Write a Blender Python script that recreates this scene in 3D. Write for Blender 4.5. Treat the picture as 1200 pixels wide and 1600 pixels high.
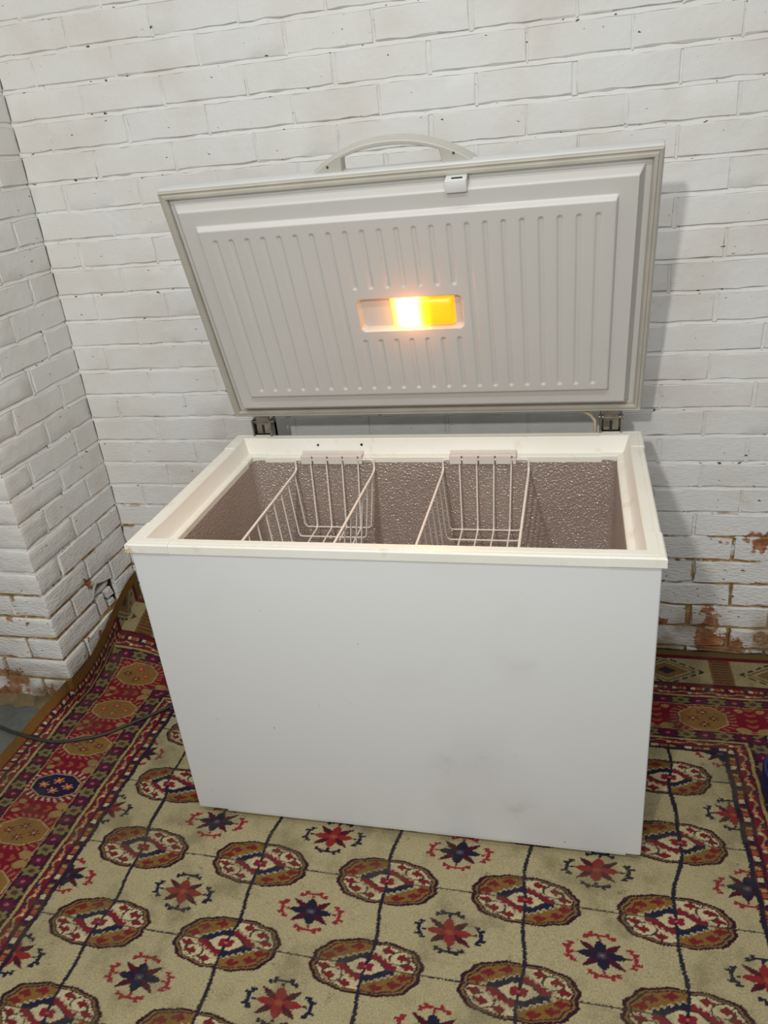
import bpy, bmesh, math, random
import numpy as np
from mathutils import Matrix, Vector, noise

for o in list(bpy.data.objects):
    bpy.data.objects.remove(o, do_unlink=True)
scene = bpy.context.scene
C = scene.collection

# ------------------------------------------------------------------ camera
CAM = (0.36199, -2.03070, 1.48712)
YAW, PITCH, ROLL, FPX = 0.26304, -0.45530, -0.10353, 1208.58
fwd = Vector((-math.sin(YAW) * math.cos(PITCH), math.cos(YAW) * math.cos(PITCH), math.sin(PITCH)))
rgt = Vector((math.cos(YAW), math.sin(YAW), 0))
upv = rgt.cross(fwd)
cr, sr = math.cos(ROLL), math.sin(ROLL)
r2 = cr * rgt + sr * upv
u2 = -sr * rgt + cr * upv
cd = bpy.data.cameras.new('camera')
cd.sensor_fit = 'VERTICAL'
cd.sensor_height = 32.0
cd.lens = FPX / 1600 * 32.0
cd.clip_start = 0.05
cam = bpy.data.objects.new('camera', cd)
C.objects.link(cam)
m3 = Matrix((r2, u2, -fwd)).transposed()
cam.matrix_world = Matrix.Translation(CAM) @ m3.to_4x4()
scene.camera = cam

# ------------------------------------------------------------------ light and exposure
scene.view_settings.view_transform = 'Standard'
scene.view_settings.look = 'None'
scene.view_settings.gamma = 1.0
scene.view_settings.use_curve_mapping = False
scene.view_settings.exposure = 0.0

world = bpy.data.worlds.new('room_light')
scene.world = world
world.use_nodes = True
bg = world.node_tree.nodes['Background']
bg.inputs['Color'].default_value = (0.97, 0.99, 1.0, 1)
bg.inputs['Strength'].default_value = 0.24


def area(name, loc, target, sx, sy, power, col):
    ld = bpy.data.lights.new(name, 'AREA')
    ld.shape = 'RECTANGLE'
    ld.size, ld.size_y = sx, sy
    ld.energy = power
    ld.color = col
    o = bpy.data.objects.new(name, ld)
    C.objects.link(o)
    o.location = loc
    o.rotation_euler = (Vector(target) - Vector(loc)).to_track_quat('-Z', 'Y').to_euler()
    return o


# ceiling lamp hanging behind the photographer (casts the lid's shadow on the wall)
area('hanging_lamp', (-0.10, -2.75, 2.20), (0.0, -0.6, 0.4), 0.09, 0.09, 25, (1.0, 0.995, 0.975))
# ceiling fittings: one over the middle of the room, one close to the wall
area('ceiling_tube', (0.3, -2.2, 3.0), (0.3, -2.2, 0), 2.6, 0.14, 32, (1.0, 0.995, 0.97))
area('wall_side_tube', (-0.15, -1.0, 2.75), (-0.15, -1.0, 0), 1.8, 0.14, 7, (1.0, 0.995, 0.97))
# added soft fill light behind the camera, evens out the freezer front
area('front_fill', (0.9, -4.6, 1.1), (0.0, -0.7, 0.5), 2.2, 2.0, 13, (0.96, 0.99, 1.0))


# ------------------------------------------------------------------ material helpers
def srgb(r, g, b):
    f = lambda c: (c / 255 / 12.92) if c / 255 <= 0.04045 else ((c / 255 + 0.055) / 1.055) ** 2.4
    return (f(r), f(g), f(b), 1.0)


class NT:
    def __init__(self, name):
        self.m = bpy.data.materials.new(name)
        self.m.use_nodes = True
        self.t = self.m.node_tree
        self.b = self.t.nodes['Principled BSDF']

    def n(self, kind, **kw):
        nd = self.t.nodes.new('ShaderNode' + kind)
        for k, v in kw.items():
            if k in nd.inputs:
                nd.inputs[k].default_value = v
            else:
                setattr(nd, k, v)
        return nd

    def l(self, a, b):
        self.t.links.new(a, b)

    def pos(self):
        return self.n('NewGeometry').outputs['Position']

    def noise(self, scale, detail=3, rough=0.5, vec=None, dist=0.0):
        nd = self.n('TexNoise')
        nd.inputs['Scale'].default_value = scale
        nd.inputs['Detail'].default_value = detail
        nd.inputs['Roughness'].default_value = rough
        nd.inputs['Distortion'].default_value = dist
        self.l(vec if vec is not None else self.pos(), nd.inputs['Vector'])
        return nd.outputs['Fac']

    def ramp(self, fac, stops):
        nd = self.n('ValToRGB')
        el = nd.color_ramp.elements
        while len(el) < len(stops):
            el.new(0.5)
        for e, (p, c) in zip(el, stops):
            e.position = p
            e.color = c if len(c) == 4 else (*c, 1)
        self.l(fac, nd.inputs['Fac'])
        return nd.outputs['Color']

    def mix(self, fac, a, b, mode='MIX'):
        nd = self.n('Mix', data_type='RGBA', blend_type=mode)
        for sock, v in ((nd.inputs[0], fac), (nd.inputs[6], a), (nd.inputs[7], b)):
            if isinstance(v, (int, float)):
                sock.default_value = v
            elif isinstance(v, tuple):
                sock.default_value = v
            else:
                self.l(v, sock)
        return nd.outputs[2]

    def math(self, op, a, b=0.0, c=None, clamp=False):
        nd = self.n('Math', operation=op)
        nd.use_clamp = clamp
        for i, v in enumerate((a, b) if c is None else (a, b, c)):
            if isinstance(v, (int, float)):
                nd.inputs[i].default_value = v
            else:
                self.l(v, nd.inputs[i])
        return nd.outputs[0]

    def smooth(self, v, lo, hi):
        nd = self.n('MapRange', interpolation_type='SMOOTHSTEP')
        nd.inputs['From Min'].default_value = lo
        nd.inputs['From Max'].default_value = hi
        self.l(v, nd.inputs['Value'])
        return nd.outputs['Result']

    def bump(self, h, strength, dist):
        nd = self.n('Bump')
        nd.inputs['Strength'].default_value = strength
        nd.inputs['Distance'].default_value = dist
        self.l(h, nd.inputs['Height'])
        self.l(nd.outputs['Normal'], self.b.inputs['Normal'])

    def col(self, c):
        if isinstance(c, tuple):
            self.b.inputs['Base Color'].default_value = c
        else:
            self.l(c, self.b.inputs['Base Color'])

    def set(self, rough=0.5, metal=0.0, spec=None):
        self.b.inputs['Roughness'].default_value = rough
        self.b.inputs['Metallic'].default_value = metal
        if spec is not None:
            self.b.inputs['Specular IOR Level'].default_value = spec
        return self.m


BLK = (0, 0, 0, 1)
WHT = (1, 1, 1, 1)


def plain(name, c, rough=0.5, metal=0.0, spec=None, var=0.06, scale=30, bump=0.0, bscale=200):
    t = NT(name)
    f = t.noise(scale, 3)
    dark = tuple(x * (1 - var * 2) for x in c[:3]) + (1,)
    t.col(t.ramp(f, [(0.3, dark), (0.7, c)]))
    if bump:
        t.bump(t.noise(bscale, 2), bump, 0.001)
    return t.set(rough, metal, spec)


def brick_material(name, mortar=False):
    t = NT(name)
    p = t.pos()
    sep = t.n('SeparateXYZ')
    t.l(p, sep.inputs[0])
    z = sep.outputs['Z']
    big = t.noise(1.7, 2)
    hue = t.noise(5.5, 2)
    paint = t.ramp(hue, [(0.3, srgb(214, 209, 202)), (0.5, srgb(220, 219, 213)), (0.72, srgb(222, 222, 219))])
    # faint pinkish and yellowish blotches where the brick shows through the thin paint
    st = t.smooth(t.noise(7.0, 2), 0.66, 0.78)
    paint = t.mix(t.math('MULTIPLY', st, 0.28), paint, srgb(214, 188, 150))
    if not mortar:
        oi = t.n('ObjectInfo')
        paint = t.mix(0.03, paint, t.ramp(oi.outputs['Random'], [(0.0, srgb(180, 178, 176)), (1.0, srgb(232, 230, 222))]))
    # grey scuffs
    paint = t.mix(t.math('MULTIPLY', t.smooth(t.noise(60, 3, 0.6), 0.62, 0.75), 0.10), paint, srgb(120, 112, 100))
    # small chips, mostly dark pits
    mp = t.n('Mapping')
    mp.inputs['Scale'].default_value = (1.0, 1.0, 2.2)
    t.l(p, mp.inputs['Vector'])
    chipn = t.math('ADD', t.noise(46, 2, 0.55, mp.outputs['Vector']), t.math('MULTIPLY', t.math('MULTIPLY', t.smooth(z, 0.52, 0.25), t.smooth(sep.outputs['X'], -1.0, -0.6)), 0.05))
    chip = t.smooth(chipn, 0.685, 0.71) if mortar else t.smooth(chipn, 0.715, 0.745)
    # bare brick / mortar near the ground where the paint has come off
    h = t.math('SUBTRACT', 0.47, z)
    low = t.math('MULTIPLY', h, 0.75)
    peel_n = t.noise(15 if mortar else 11, 4, 0.65)
    thr = t.math('ADD', peel_n, t.math('MINIMUM', low, 0.26))
    if mortar:
        peel = t.smooth(thr, 0.52, 0.60)
        peel = t.math('MULTIPLY', peel, t.smooth(z, 0.52, 0.42))
        bare = t.ramp(t.noise(35, 4), [(0.3, srgb(120, 88, 48)), (0.55, srgb(168, 132, 78)), (0.75, srgb(196, 170, 122))])
    else:
        sx = sep.outputs['X']
        # one big bare patch low on the right, scattered scars elsewhere
        gx = t.math('MULTIPLY', t.math('SUBTRACT', sx, 0.93), 6.5)
        gz = t.math('MULTIPLY', t.math('SUBTRACT', z, 0.375), 15.0)
        g2 = t.math('ADD', t.math('MULTIPLY', gx, gx), t.math('MULTIPLY', gz, gz))
        patch = t.math('MULTIPLY', t.smooth(g2, 1.3, 0.0), 0.20)
        thr = t.math('ADD', t.math('ADD', peel_n, t.math('MULTIPLY', t.smooth(z, 0.22, 0.02), 0.17)), patch)
        peel = t.smooth(thr, 0.645, 0.69)
        peel = t.math('MULTIPLY', peel, t.smooth(z, 0.46, 0.40))
        bare = t.ramp(t.noise(28, 4), [(0.3, srgb(112, 72, 50)), (0.5, srgb(154, 96, 60)), (0.7, srgb(184, 146, 118))])
    # dust near the ground
    dust = t.smooth(z, 0.20, 0.03)
    c = t.mix(chip, paint, srgb(92, 70, 52))
    c = t.mix(peel, c, bare)
    c = t.mix(t.math('MULTIPLY', dust, t.math('MULTIPLY', t.smooth(t.noise(9, 3), 0.30, 0.60), 0.85)), c, srgb(128, 104, 70))
    t.col(c)
    # relief: brush marks, grit and drag lines
    mp2 = t.n('Mapping')
    mp2.inputs['Rotation'].default_value = (0, math.radians(38), 0)
    mp2.inputs['Scale'].default_value = (1.0, 1.0, 3.2)
    t.l(p, mp2.inputs['Vector'])
    drag = t.noise(55, 3, 0.6, mp2.outputs['Vector'])
    rough_low = t.math('MULTIPLY', drag, t.math('ADD', t.math('MULTIPLY', t.smooth(z, 0.95, 0.45), 1.0), t.math('MULTIPLY', t.smooth(z, 0.50, 0.30), 2.2)))
    hgt = t.math('ADD', t.math('ADD', t.math('MULTIPLY', t.noise(28, 4, 0.62), 0.9), t.math('MULTIPLY', t.noise(9, 2), 1.3)), t.math('MULTIPLY', rough_low, 0.75))
    hgt = t.math('SUBTRACT', hgt, t.math('MULTIPLY', chip, 0.9))
    hgt = t.math('SUBTRACT', hgt, t.math('MULTIPLY', peel, 0.35))
    t.bump(hgt, 0.42, 0.006)
    return t.set(0.62, 0.0, 0.3)


M_BRICK = brick_material('painted_brick')
M_MORTAR = brick_material('painted_mortar', True)
M_RUBBLE = plain('crumbled_mortar', srgb(122, 104, 72), 0.95, var=0.3, scale=22, bump=0.8, bscale=60)
M_CAVITY = plain('bare_brick_core', srgb(70, 52, 42), 0.95)


def floor_material():
    t = NT('concrete')
    a = t.noise(6, 5, 0.65)
    b = t.noise(38, 4, 0.6)
    c = t.ramp(a, [(0.3, srgb(70, 75, 73)), (0.55, srgb(96, 99, 93)), (0.75, srgb(104, 95, 74))])
    c = t.mix(t.math('MULTIPLY', t.smooth(b, 0.5, 0.7), 0.35), c, srgb(70, 66, 58))
    t.col(c)
    t.bump(b, 0.4, 0.004)
    return t.set(0.8)


M_FLOOR = floor_material()


def front_material():
    t = NT('white_enamel')
    s = t.smooth(t.noise(3.4, 3, 0.55), 0.52, 0.78)
    sm = t.smooth(t.noise(9, 4, 0.7), 0.55, 0.75)
    c = t.mix(t.math('MULTIPLY', s, 0.14), srgb(221, 223, 222), srgb(170, 160, 160))
    c = t.mix(t.math('MULTIPLY', t.math('MULTIPLY', s, sm), 0.25), c, srgb(128, 124, 120))
    spk = t.smooth(t.noise(95, 1), 0.80, 0.82)
    c = t.mix(spk, c, srgb(90, 84, 78))
    t.col(c)
    t.bump(t.noise(900, 2), 0.06, 0.0006)
    return t.set(0.38, 0.0, 0.45)


M_ENAMEL = front_material()


def cream_plastic():
    t = NT('yellowed_plastic')
    a = t.noise(5, 4, 0.6)
    b = t.smooth(t.noise(26, 3, 0.6), 0.58, 0.74)
    c = t.ramp(a, [(0.3, srgb(230, 227, 212)), (0.6, srgb(233, 232, 222)), (0.8, srgb(236, 235, 228))])
    c = t.mix(t.math('MULTIPLY', b, 0.22), c, srgb(190, 170, 110))
    # amber stain on the front left corner
    ds = t.n('VectorMath', operation='DISTANCE')
    t.l(t.pos(), ds.inputs[0])
    ds.inputs[1].default_value = (-0.523, -0.797, 0.762)
    st = t.math('MULTIPLY', t.smooth(ds.outputs['Value'], 0.020, 0.004), t.smooth(t.noise(120, 2), 0.35, 0.55))
    c = t.mix(t.math('MULTIPLY', st, 0.8), c, srgb(196, 158, 62))
    t.col(c)
    return t.set(0.42, 0.0, 0.45)


M_RIM = cream_plastic()
M_CLIP = plain('clip_plastic', srgb(222, 214, 205), 0.45, var=0.03)
M_WHITE = plain('white_plastic', srgb(226, 226, 223), 0.42, var=0.015)
M_PANEL = plain('lid_panel_plastic', srgb(206, 204, 198), 0.36, var=0.012, scale=8)
M_LIDSHELL = plain('lid_shell_plastic', srgb(206, 207, 204), 0.4, var=0.02)
M_GASKET = plain('grey_gasket', srgb(188, 184, 170), 0.6, var=0.07, scale=14)
M_HANDLE = plain('handle_plastic', srgb(194, 191, 181), 0.4, var=0.02)
M_CHROME = plain('hinge_steel', srgb(150, 146, 135), 0.28, 0.85, var=0.2, scale=60)
M_DARK = plain('dark_gap', srgb(38, 36, 33), 0.7)
M_FOOT = plain('brown_castor', srgb(98, 84, 66), 0.6)
M_WIRE = plain('plastic_coated_wire', srgb(232, 226, 217), 0.4, var=0.02)
M_CORD = plain('black_rubber', srgb(46, 45, 45), 0.55, var=0.1)
M_CABLE2 = plain('cream_flex', srgb(206, 190, 158), 0.5)
M_BLUE = plain('blue_plastic', srgb(10, 16, 72), 0.4)


def liner_material():
    t = NT('embossed_aluminium')
    v = t.n('TexVoronoi', feature='SMOOTH_F1')
    v.inputs['Scale'].default_value = 230
    t.l(t.pos(), v.inputs['Vector'])
    t.col(t.ramp(t.noise(4, 2), [(0.3, srgb(186, 172, 163)), (0.7, srgb(200, 187, 178))]))
    sep = t.n('SeparateXYZ')
    t.l(t.pos(), sep.inputs[0])
    h = t.math('ADD', v.outputs['Distance'], t.math('MULTIPLY', t.noise(260, 2), 0.6))
    t.bump(h, 0.75, 0.003)
    return t.set(0.30, 0.55)


M_LINER = liner_material()


def lamp_material():
    t = NT('lit_amber_lens')
    tc = t.n('TexCoord')
    sep = t.n('SeparateXYZ')
    t.l(tc.outputs['Object'], sep.inputs[0])
    x = sep.outputs['X']
    # the bulb sits behind the left half of the lens
    d = t.math('ABSOLUTE', t.math('SUBTRACT', x, 0.040))
    hot = t.smooth(d, 0.062, 0.012)
    c = t.ramp(hot, [(0.0, (1.0, 0.30, 0.003)), (0.45, (1.0, 0.46, 0.010)), (1.0, (1.0, 0.58, 0.08))])
    e = t.math('ADD', t.math('MULTIPLY', t.math('POWER', hot, 2.0), 16.0), 1.35)
    t.col(srgb(240, 170, 40))
    t.l(c, t.b.inputs['Emission Color'])
    t.l(e, t.b.inputs['Emission Strength'])
    return t.set(0.3)


M_LAMP = lamp_material()


def rug_material():
    t = NT('knotted_wool')
    at = t.n('Attribute', attribute_name='pattern')
    c = at.outputs['Color']
    ab = t.ramp(t.noise(260, 2, 0.6), [(0.25, (0.70, 0.70, 0.70)), (0.75, (1.18, 1.18, 1.18))])
    c = t.mix(1.0, c, ab, 'MULTIPLY')
    st = t.smooth(t.noise(7.5, 5, 0.7), 0.45, 0.68)
    c = t.mix(t.math('MULTIPLY', st, 0.45), c, srgb(84, 76, 56))
    sp = t.smooth(t.noise(34, 4, 0.7), 0.62, 0.72)
    c = t.mix(t.math('MULTIPLY', sp, 0.45), c, srgb(60, 54, 42))
    t.col(c)
    t.bump(t.noise(420, 2, 0.6), 0.55, 0.003)
    m = t.set(0.95, 0.0, 0.12)
    return m


M_RUG = rug_material()


# ------------------------------------------------------------------ mesh helpers
def obj(name, verts, faces, mat, parent=None, smooth=None, loc=None):
    me = bpy.data.meshes.new(name)
    me.from_pydata([tuple(v) for v in verts], [], faces)
    me.materials.append(mat)
    me.update()
    if smooth is not None:
        me.polygons.foreach_set('use_smooth', [True] * len(me.polygons))
        me.set_sharp_from_angle(angle=math.radians(smooth))
    o = bpy.data.objects.new(name, me)
    C.objects.link(o)
    if parent is not None:
        o.parent = parent
    if loc is not None:
        o.location = loc
    return o


def tag(o, label=None, cat=None, group=None, kind=None):
    if label:
        o['label'] = label
    if cat:
        o['category'] = cat
    if group:
        o['group'] = group
    if kind:
        o['kind'] = kind
    return o


def empty(name, loc=(0, 0, 0)):
    o = bpy.data.objects.new(name, None)
    o.empty_display_size = 0.1
    C.objects.link(o)
    o.location = loc
    return o


class MB:
    def __init__(self):
        self.v, self.f = [], []

    def add(self, vs, fs):
        k = len(self.v)
        self.v += [tuple(v) for v in vs]
        self.f += [tuple(i + k for i in f) for f in fs]
        return self

    def box(self, x0, x1, y0, y1, z0, z1, bevel=0.0, seg=2):
        if bevel <= 0:
            vs = [(x, y, z) for z in (z0, z1) for y in (y0, y1) for x in (x0, x1)]
            fs = [(0, 2, 3, 1), (4, 5, 7, 6), (0, 1, 5, 4), (2, 6, 7, 3), (0, 4, 6, 2), (1, 3, 7, 5)]
            return self.add(vs, fs)
        bm = bmesh.new()
        bmesh.ops.create_cube(bm, size=1.0)
        for v in bm.verts:
            v.co = Vector(((x0 + x1) / 2 + v.co.x * (x1 - x0), (y0 + y1) / 2 + v.co.y * (y1 - y0), (z0 + z1) / 2 + v.co.z * (z1 - z0)))
        bmesh.ops.bevel(bm, geom=bm.edges[:], offset=bevel, segments=seg, affect='EDGES', profile=0.5)
        bm.verts.index_update()
        self.add([v.co[:] for v in bm.verts], [[v.index for v in f.verts] for f in bm.faces])
        bm.free()
        return self

    def tube(self, pts, r, n=8, cap=True):
        pts = [Vector(p) for p in pts]
        rings = []
        prev = None
        for i, p in enumerate(pts):
            if i == 0:
                d = pts[1] - p
            elif i == len(pts) - 1:
                d = p - pts[i - 1]
            else:
                d = (pts[i + 1] - p).normalized() + (p - pts[i - 1]).normalized()
            d.normalize()
            ref = prev if prev is not None else (Vector((0, 0, 1)) if abs(d.z) < 0.9 else Vector((1, 0, 0)))
            s = ref - d * ref.dot(d)
            if s.length < 1e-5:
                s = d.orthogonal()
            s.normalize()
            t = d.cross(s)
            prev = s
            rings.append([p + s * (r * math.cos(a)) + t * (r * math.sin(a)) for a in [2 * math.pi * k / n for k in range(n)]])
        vs = [v for ring in rings for v in ring]
        fs = []
        for i in range(len(pts) - 1):
            for k in range(n):
                a, b = i * n + k, i * n + (k + 1) % n
                fs.append((a, b, b + n, a + n))
        if cap:
            fs.append(tuple(range(n))[::-1])
            fs.append(tuple(range((len(pts) - 1) * n, len(pts) * n)))
        return self.add(vs, fs)

    def prism(self, poly, to3, d0, d1):
        """poly: 2D outline, to3(u,v,d) -> 3D"""
        n = len(poly)
        vs = [to3(u, v, d0) for u, v in poly] + [to3(u, v, d1) for u, v in poly]
        fs = [tuple(range(n))[::-1], tuple(range(n, 2 * n))]
        for i in range(n):
            j = (i + 1) % n
            fs.append((i, j, n + j, n + i))
        return self.add(vs, fs)

    def lathe(self, prof, c, n=32):
        vs, fs = [], []
        for r, z in prof:
            for k in range(n):
                a = 2 * math.pi * k / n
                vs.append((c[0] + r * math.cos(a), c[1] + r * math.sin(a), c[2] + z))
        for i in range(len(prof) - 1):
            for k in range(n):
                a, b = i * n + k, i * n + (k + 1) % n
                fs.append((a, b, b + n, a + n))
        return self.add(vs, fs)

    def build(self, name, mat, parent=None, smooth=35, loc=None):
        return obj(name, self.v, self.f, mat, parent, smooth, loc)


def rounded(pts, r, n=5):
    """round the corners of a 3D polyline"""
    pts = [Vector(p) for p in pts]
    out = [pts[0]]
    for i in range(1, len(pts) - 1):
        a, b, c = pts[i - 1], pts[i], pts[i + 1]
        rr = min(r, (a - b).length * 0.45, (c - b).length * 0.45)
        p0 = b + (a - b).normalized() * rr
        p1 = b + (c - b).normalized() * rr
        for k in range(n + 1):
            t = k / n
            out.append(p0 * (1 - t) ** 2 + b * 2 * t * (1 - t) + p1 * t * t)
    out.append(pts[-1])
    return out


def smooth_curve(pts, n=10):
    pts = [Vector(p) for p in pts]
    out = []
    for i in range(len(pts) - 1):
        p0 = pts[max(i - 1, 0)]
        p1, p2 = pts[i], pts[i + 1]
        p3 = pts[min(i + 2, len(pts) - 1)]
        for k in range(n):
            t = k / n
            out.append(0.5 * ((2 * p1) + (p2 - p0) * t + (2 * p0 - 5 * p1 + 4 * p2 - p3) * t * t + (3 * p1 - p0 - 3 * p2 + p3) * t ** 3))
    out.append(pts[-1])
    return out


# ------------------------------------------------------------------ setting: floor
mb = MB()
mb.add([(-3.2, -4.5, 0), (2.6, -4.5, 0), (2.6, 0.2, 0), (-3.2, 0.2, 0)], [(0, 1, 2, 3)])
tag(mb.build('floor', M_FLOOR, smooth=None), 'grey worn concrete floor showing at the foot of the brick pier', kind='structure')

# ------------------------------------------------------------------ setting: brick walls
Z0, CH = 1.67308, 0.075
JT = 0.010
XC, YO = -1.0935, -0.4392          # pier: side face at x = XC from y = YO to y = 0
XR = 1.75                          # right end of the back wall
KTOP, KBOT = 9, -22
rnd = random.Random(7)


def course(k):
    """bottom and top of the bricks of course k"""
    return Z0 + CH * (k - 1), Z0 + CH * k - JT


def brick_faces(L, H, seed, depth=0.05, wild=1.0):
    """front at y = 0 facing -y, local coordinates centred"""
    rr = random.Random(seed)
    nx = max(3, min(7, int(round(L / 0.036)) + 1))
    nz = 3
    xs = [-L / 2 + L * i / (nx - 1) for i in range(nx)]
    zs = [-H / 2 + H * i / (nz - 1) for i in range(nz)]
    vs, fs = [], []
    tilt = rr.uniform(-0.0006, 0.0006)
    proud = rr.uniform(-0.0005, 0.0005)
    bev = rr.uniform(0.0015, 0.0030)
    out, inn, ids = {}, {}, {}
    for j, z in enumerate(zs):
        for i, x in enumerate(xs):
            ex = (1 if i == 0 else -1 if i == nx - 1 else 0)
            ez = (1 if j == 0 else -1 if j == nz - 1 else 0)
            jx, jz = rr.uniform(-1, 1) * 0.0018 * wild, rr.uniform(-1, 1) * 0.0020 * wild
            y = proud * wild + tilt * x * 8 * wild + rr.uniform(-1, 1) * 0.0007 * wild
            ids[i, j] = len(vs)
            vs.append((x + ex * bev + jx, y, z + ez * bev + jz))
    for j in range(nz - 1):
        for i in range(nx - 1):
            fs.append((ids[i, j], ids[i + 1, j], ids[i + 1, j + 1], ids[i, j + 1]))
    ring = [(i, 0) for i in range(nx)] + [(nx - 1, j) for j in range(1, nz)] + [(i, nz - 1) for i in range(nx - 2, -1, -1)] + [(0, j) for j in range(nz - 2, 0, -1)]
    n = len(ring)
    base = len(vs)
    for (i, j) in ring:
        vs.append((xs[i] + rr.uniform(-1, 1) * 0.0012, 0.0020 + rr.uniform(0, 0.0012), zs[j] + rr.uniform(-1, 1) * 0.0022))
    for (i, j) in ring:
        vs.append((xs[i], depth, zs[j]))
    for q in range(n):
        a, b = ring[q], ring[(q + 1) % n]
        fs.append((ids[a], base + q, base + (q + 1) % n, ids[b]))
        fs.append((base + q, base + n + q, base + n + (q + 1) % n, base + (q + 1) % n))
    return vs, fs


def face_xform(kind):
    # local (x along, y depth, z) -> world
    if kind == 'back':
        return lambda s, d, z: (s, d, z)                # s = world x, wall plane y = 0
    if kind == 'side':
        return lambda s, d, z: (XC - d, s, z)           # s = world y, faces +x
    if kind == 'front':
        return lambda s, d, z: (s, YO + d, z)           # pier front, s = world x


def put_brick(parent, kind, s0, s1, z0, z1, seed, bucket=None):
    f = face_xform(kind)
    vs, fs = brick_faces(s1 - s0, z1 - z0, seed, wild=1.0 + 1.1 * max(0.0, min(1.0, (0.48 - z1) / 0.12)))
    sc, zc = (s0 + s1) / 2, (z0 + z1) / 2
    o = f(sc, 0, zc)
    w = []
    for x, y, z in vs:
        p = f(sc + x, y, zc + z)
        w.append((p[0] - o[0], p[1] - o[1], p[2] - o[2]))
    if bucket is not None:
        bucket.add([(a + o[0], b + o[1], c + o[2]) for a, b, c in w], fs)
        return None
    return obj('brick', w, fs, M_BRICK, parent, 24, o)


def mortar_rows(mb, kind, s_a, s_b, ks, joints, seed):
    """weather-struck bed joints (set back under the upper brick, flush below) and upright joints"""
    f = face_xform(kind)
    rr = random.Random(seed)
    n = max(2, int((s_b - s_a) / 0.03))
    for k in ks:
        zt = Z0 + CH * k
        vs = []
        for i in range(n + 1):
            s = s_a + (s_b - s_a) * i / n
            lowp = max(0.0, min(1.0, (0.62 - zt) / 0.2))
            dt = 0.0040 + rr.uniform(-0.0026, 0.0022) + 0.006 * lowp
            db = 0.0004 + rr.uniform(-0.0010, 0.0010) * (1 + lowp) + 0.006 * lowp
            wob = rr.uniform(-0.0012, 0.0012)
            vs += [f(s, dt + 0.004, zt + 0.006), f(s, dt, zt - 0.0005 + wob), f(s, db, zt - JT + wob), f(s, db + 0.006, zt - JT - 0.006)]
        fs = []
        for i in range(n):
            for q in range(3):
                a = i * 4 + q
                fs.append((a, a + 1, a + 5, a + 4))
        mb.add(vs, fs)
    for k, s in joints:
        z0, z1 = course(k)
        lowp = max(0.0, min(1.0, (0.62 - z1) / 0.2))
        vs = []
        m = 4
        for i in range(m + 1):
            z = z0 - 0.003 + (z1 - z0 + 0.006) * i / m
            d = 0.0012 + rr.uniform(-0.0010, 0.0018) + 0.006 * lowp
            c = rr.uniform(-0.0012, 0.0012)
            h_ = HW(s) if kind == 'back' else 0.004
            vs += [f(s - h_ - 0.006, d + 0.006, z), f(s - h_ * 0.8 + c, d, z), f(s + h_ * 0.8 + c, d + rr.uniform(-0.0006, 0.0006), z), f(s + h_ + 0.006, d + 0.006, z)]
        fs = []
        for i in range(m):
            for q in range(3):
                a = i * 4 + q
                fs.append((a, a + 1, a + 5, a + 4))
        mb.add(vs, fs)


def HW(s):
    """half width of an upright joint: many are bridged by the paint"""
    q = (s * 7919.0) % 1.0
    return 0.0016 if q < 0.45 else 0.0028 if q < 0.75 else 0.0046


# --- back wall
back = MB()
back.add([(XC - 0.3, 0.012, 0), (XR, 0.012, 0), (XR, 0.012, 2.36), (XC - 0.3, 0.012, 2.36)], [(0, 1, 2, 3)])
back.add([(XC - 0.3, 0.25, 0), (XR, 0.25, 0), (XR, 0.25, 2.36), (XC - 0.3, 0.25, 2.36)], [(3, 2, 1, 0)])
back.add([(XR, 0.012, 0), (XR, 0.25, 0), (XR, 0.25, 2.36), (XR, 0.012, 2.36)], [(0, 1, 2, 3)])
rows = {}
for k in range(KBOT, KTOP + 1):
    off = 0.030 if k % 2 == 0 else 0.138
    js = []
    n = -8
    while True:
        s = off + 0.2249 * n
        n += 1
        if s < XC + 0.03:
            continue
        if s > XR - 0.02:
            break
        js.append(s + rnd.uniform(-0.007, 0.007))
    rows[k] = js
mortar_rows(back, 'back', XC - 0.01, XR, range(KBOT, KTOP + 1), [(k, s) for k in rows for s in rows[k]], 3)
wall_back = back.build('wall_back', M_MORTAR, smooth=40)
tag(wall_back, 'white painted brick wall behind the chest freezer, paint worn near the floor', kind='structure')
rest = MB()
for k in rows:
    z0, z1 = course(k)
    z0 = max(z0, 0.004)
    edges = [XC + 0.002] + rows[k] + [XR]
    for i in range(len(edges) - 1):
        lw = max(0.0, min(1.0, (0.60 - z1) / 0.2)) * 0.0034
        a = edges[i] + (0 if i == 0 else HW(edges[i]) + lw)
        b = edges[i + 1] - (0 if i == len(edges) - 2 else HW(edges[i + 1]) + lw)
        far = z0 > 1.98 or a > 1.02
        put_brick(wall_back, 'back', a, b, z0, z1, rnd.random(), rest if far else None)
if rest.v:
    o = rest.build('brick_rest', M_BRICK, wall_back, 24)
    o['kind'] = 'stuff'

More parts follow.
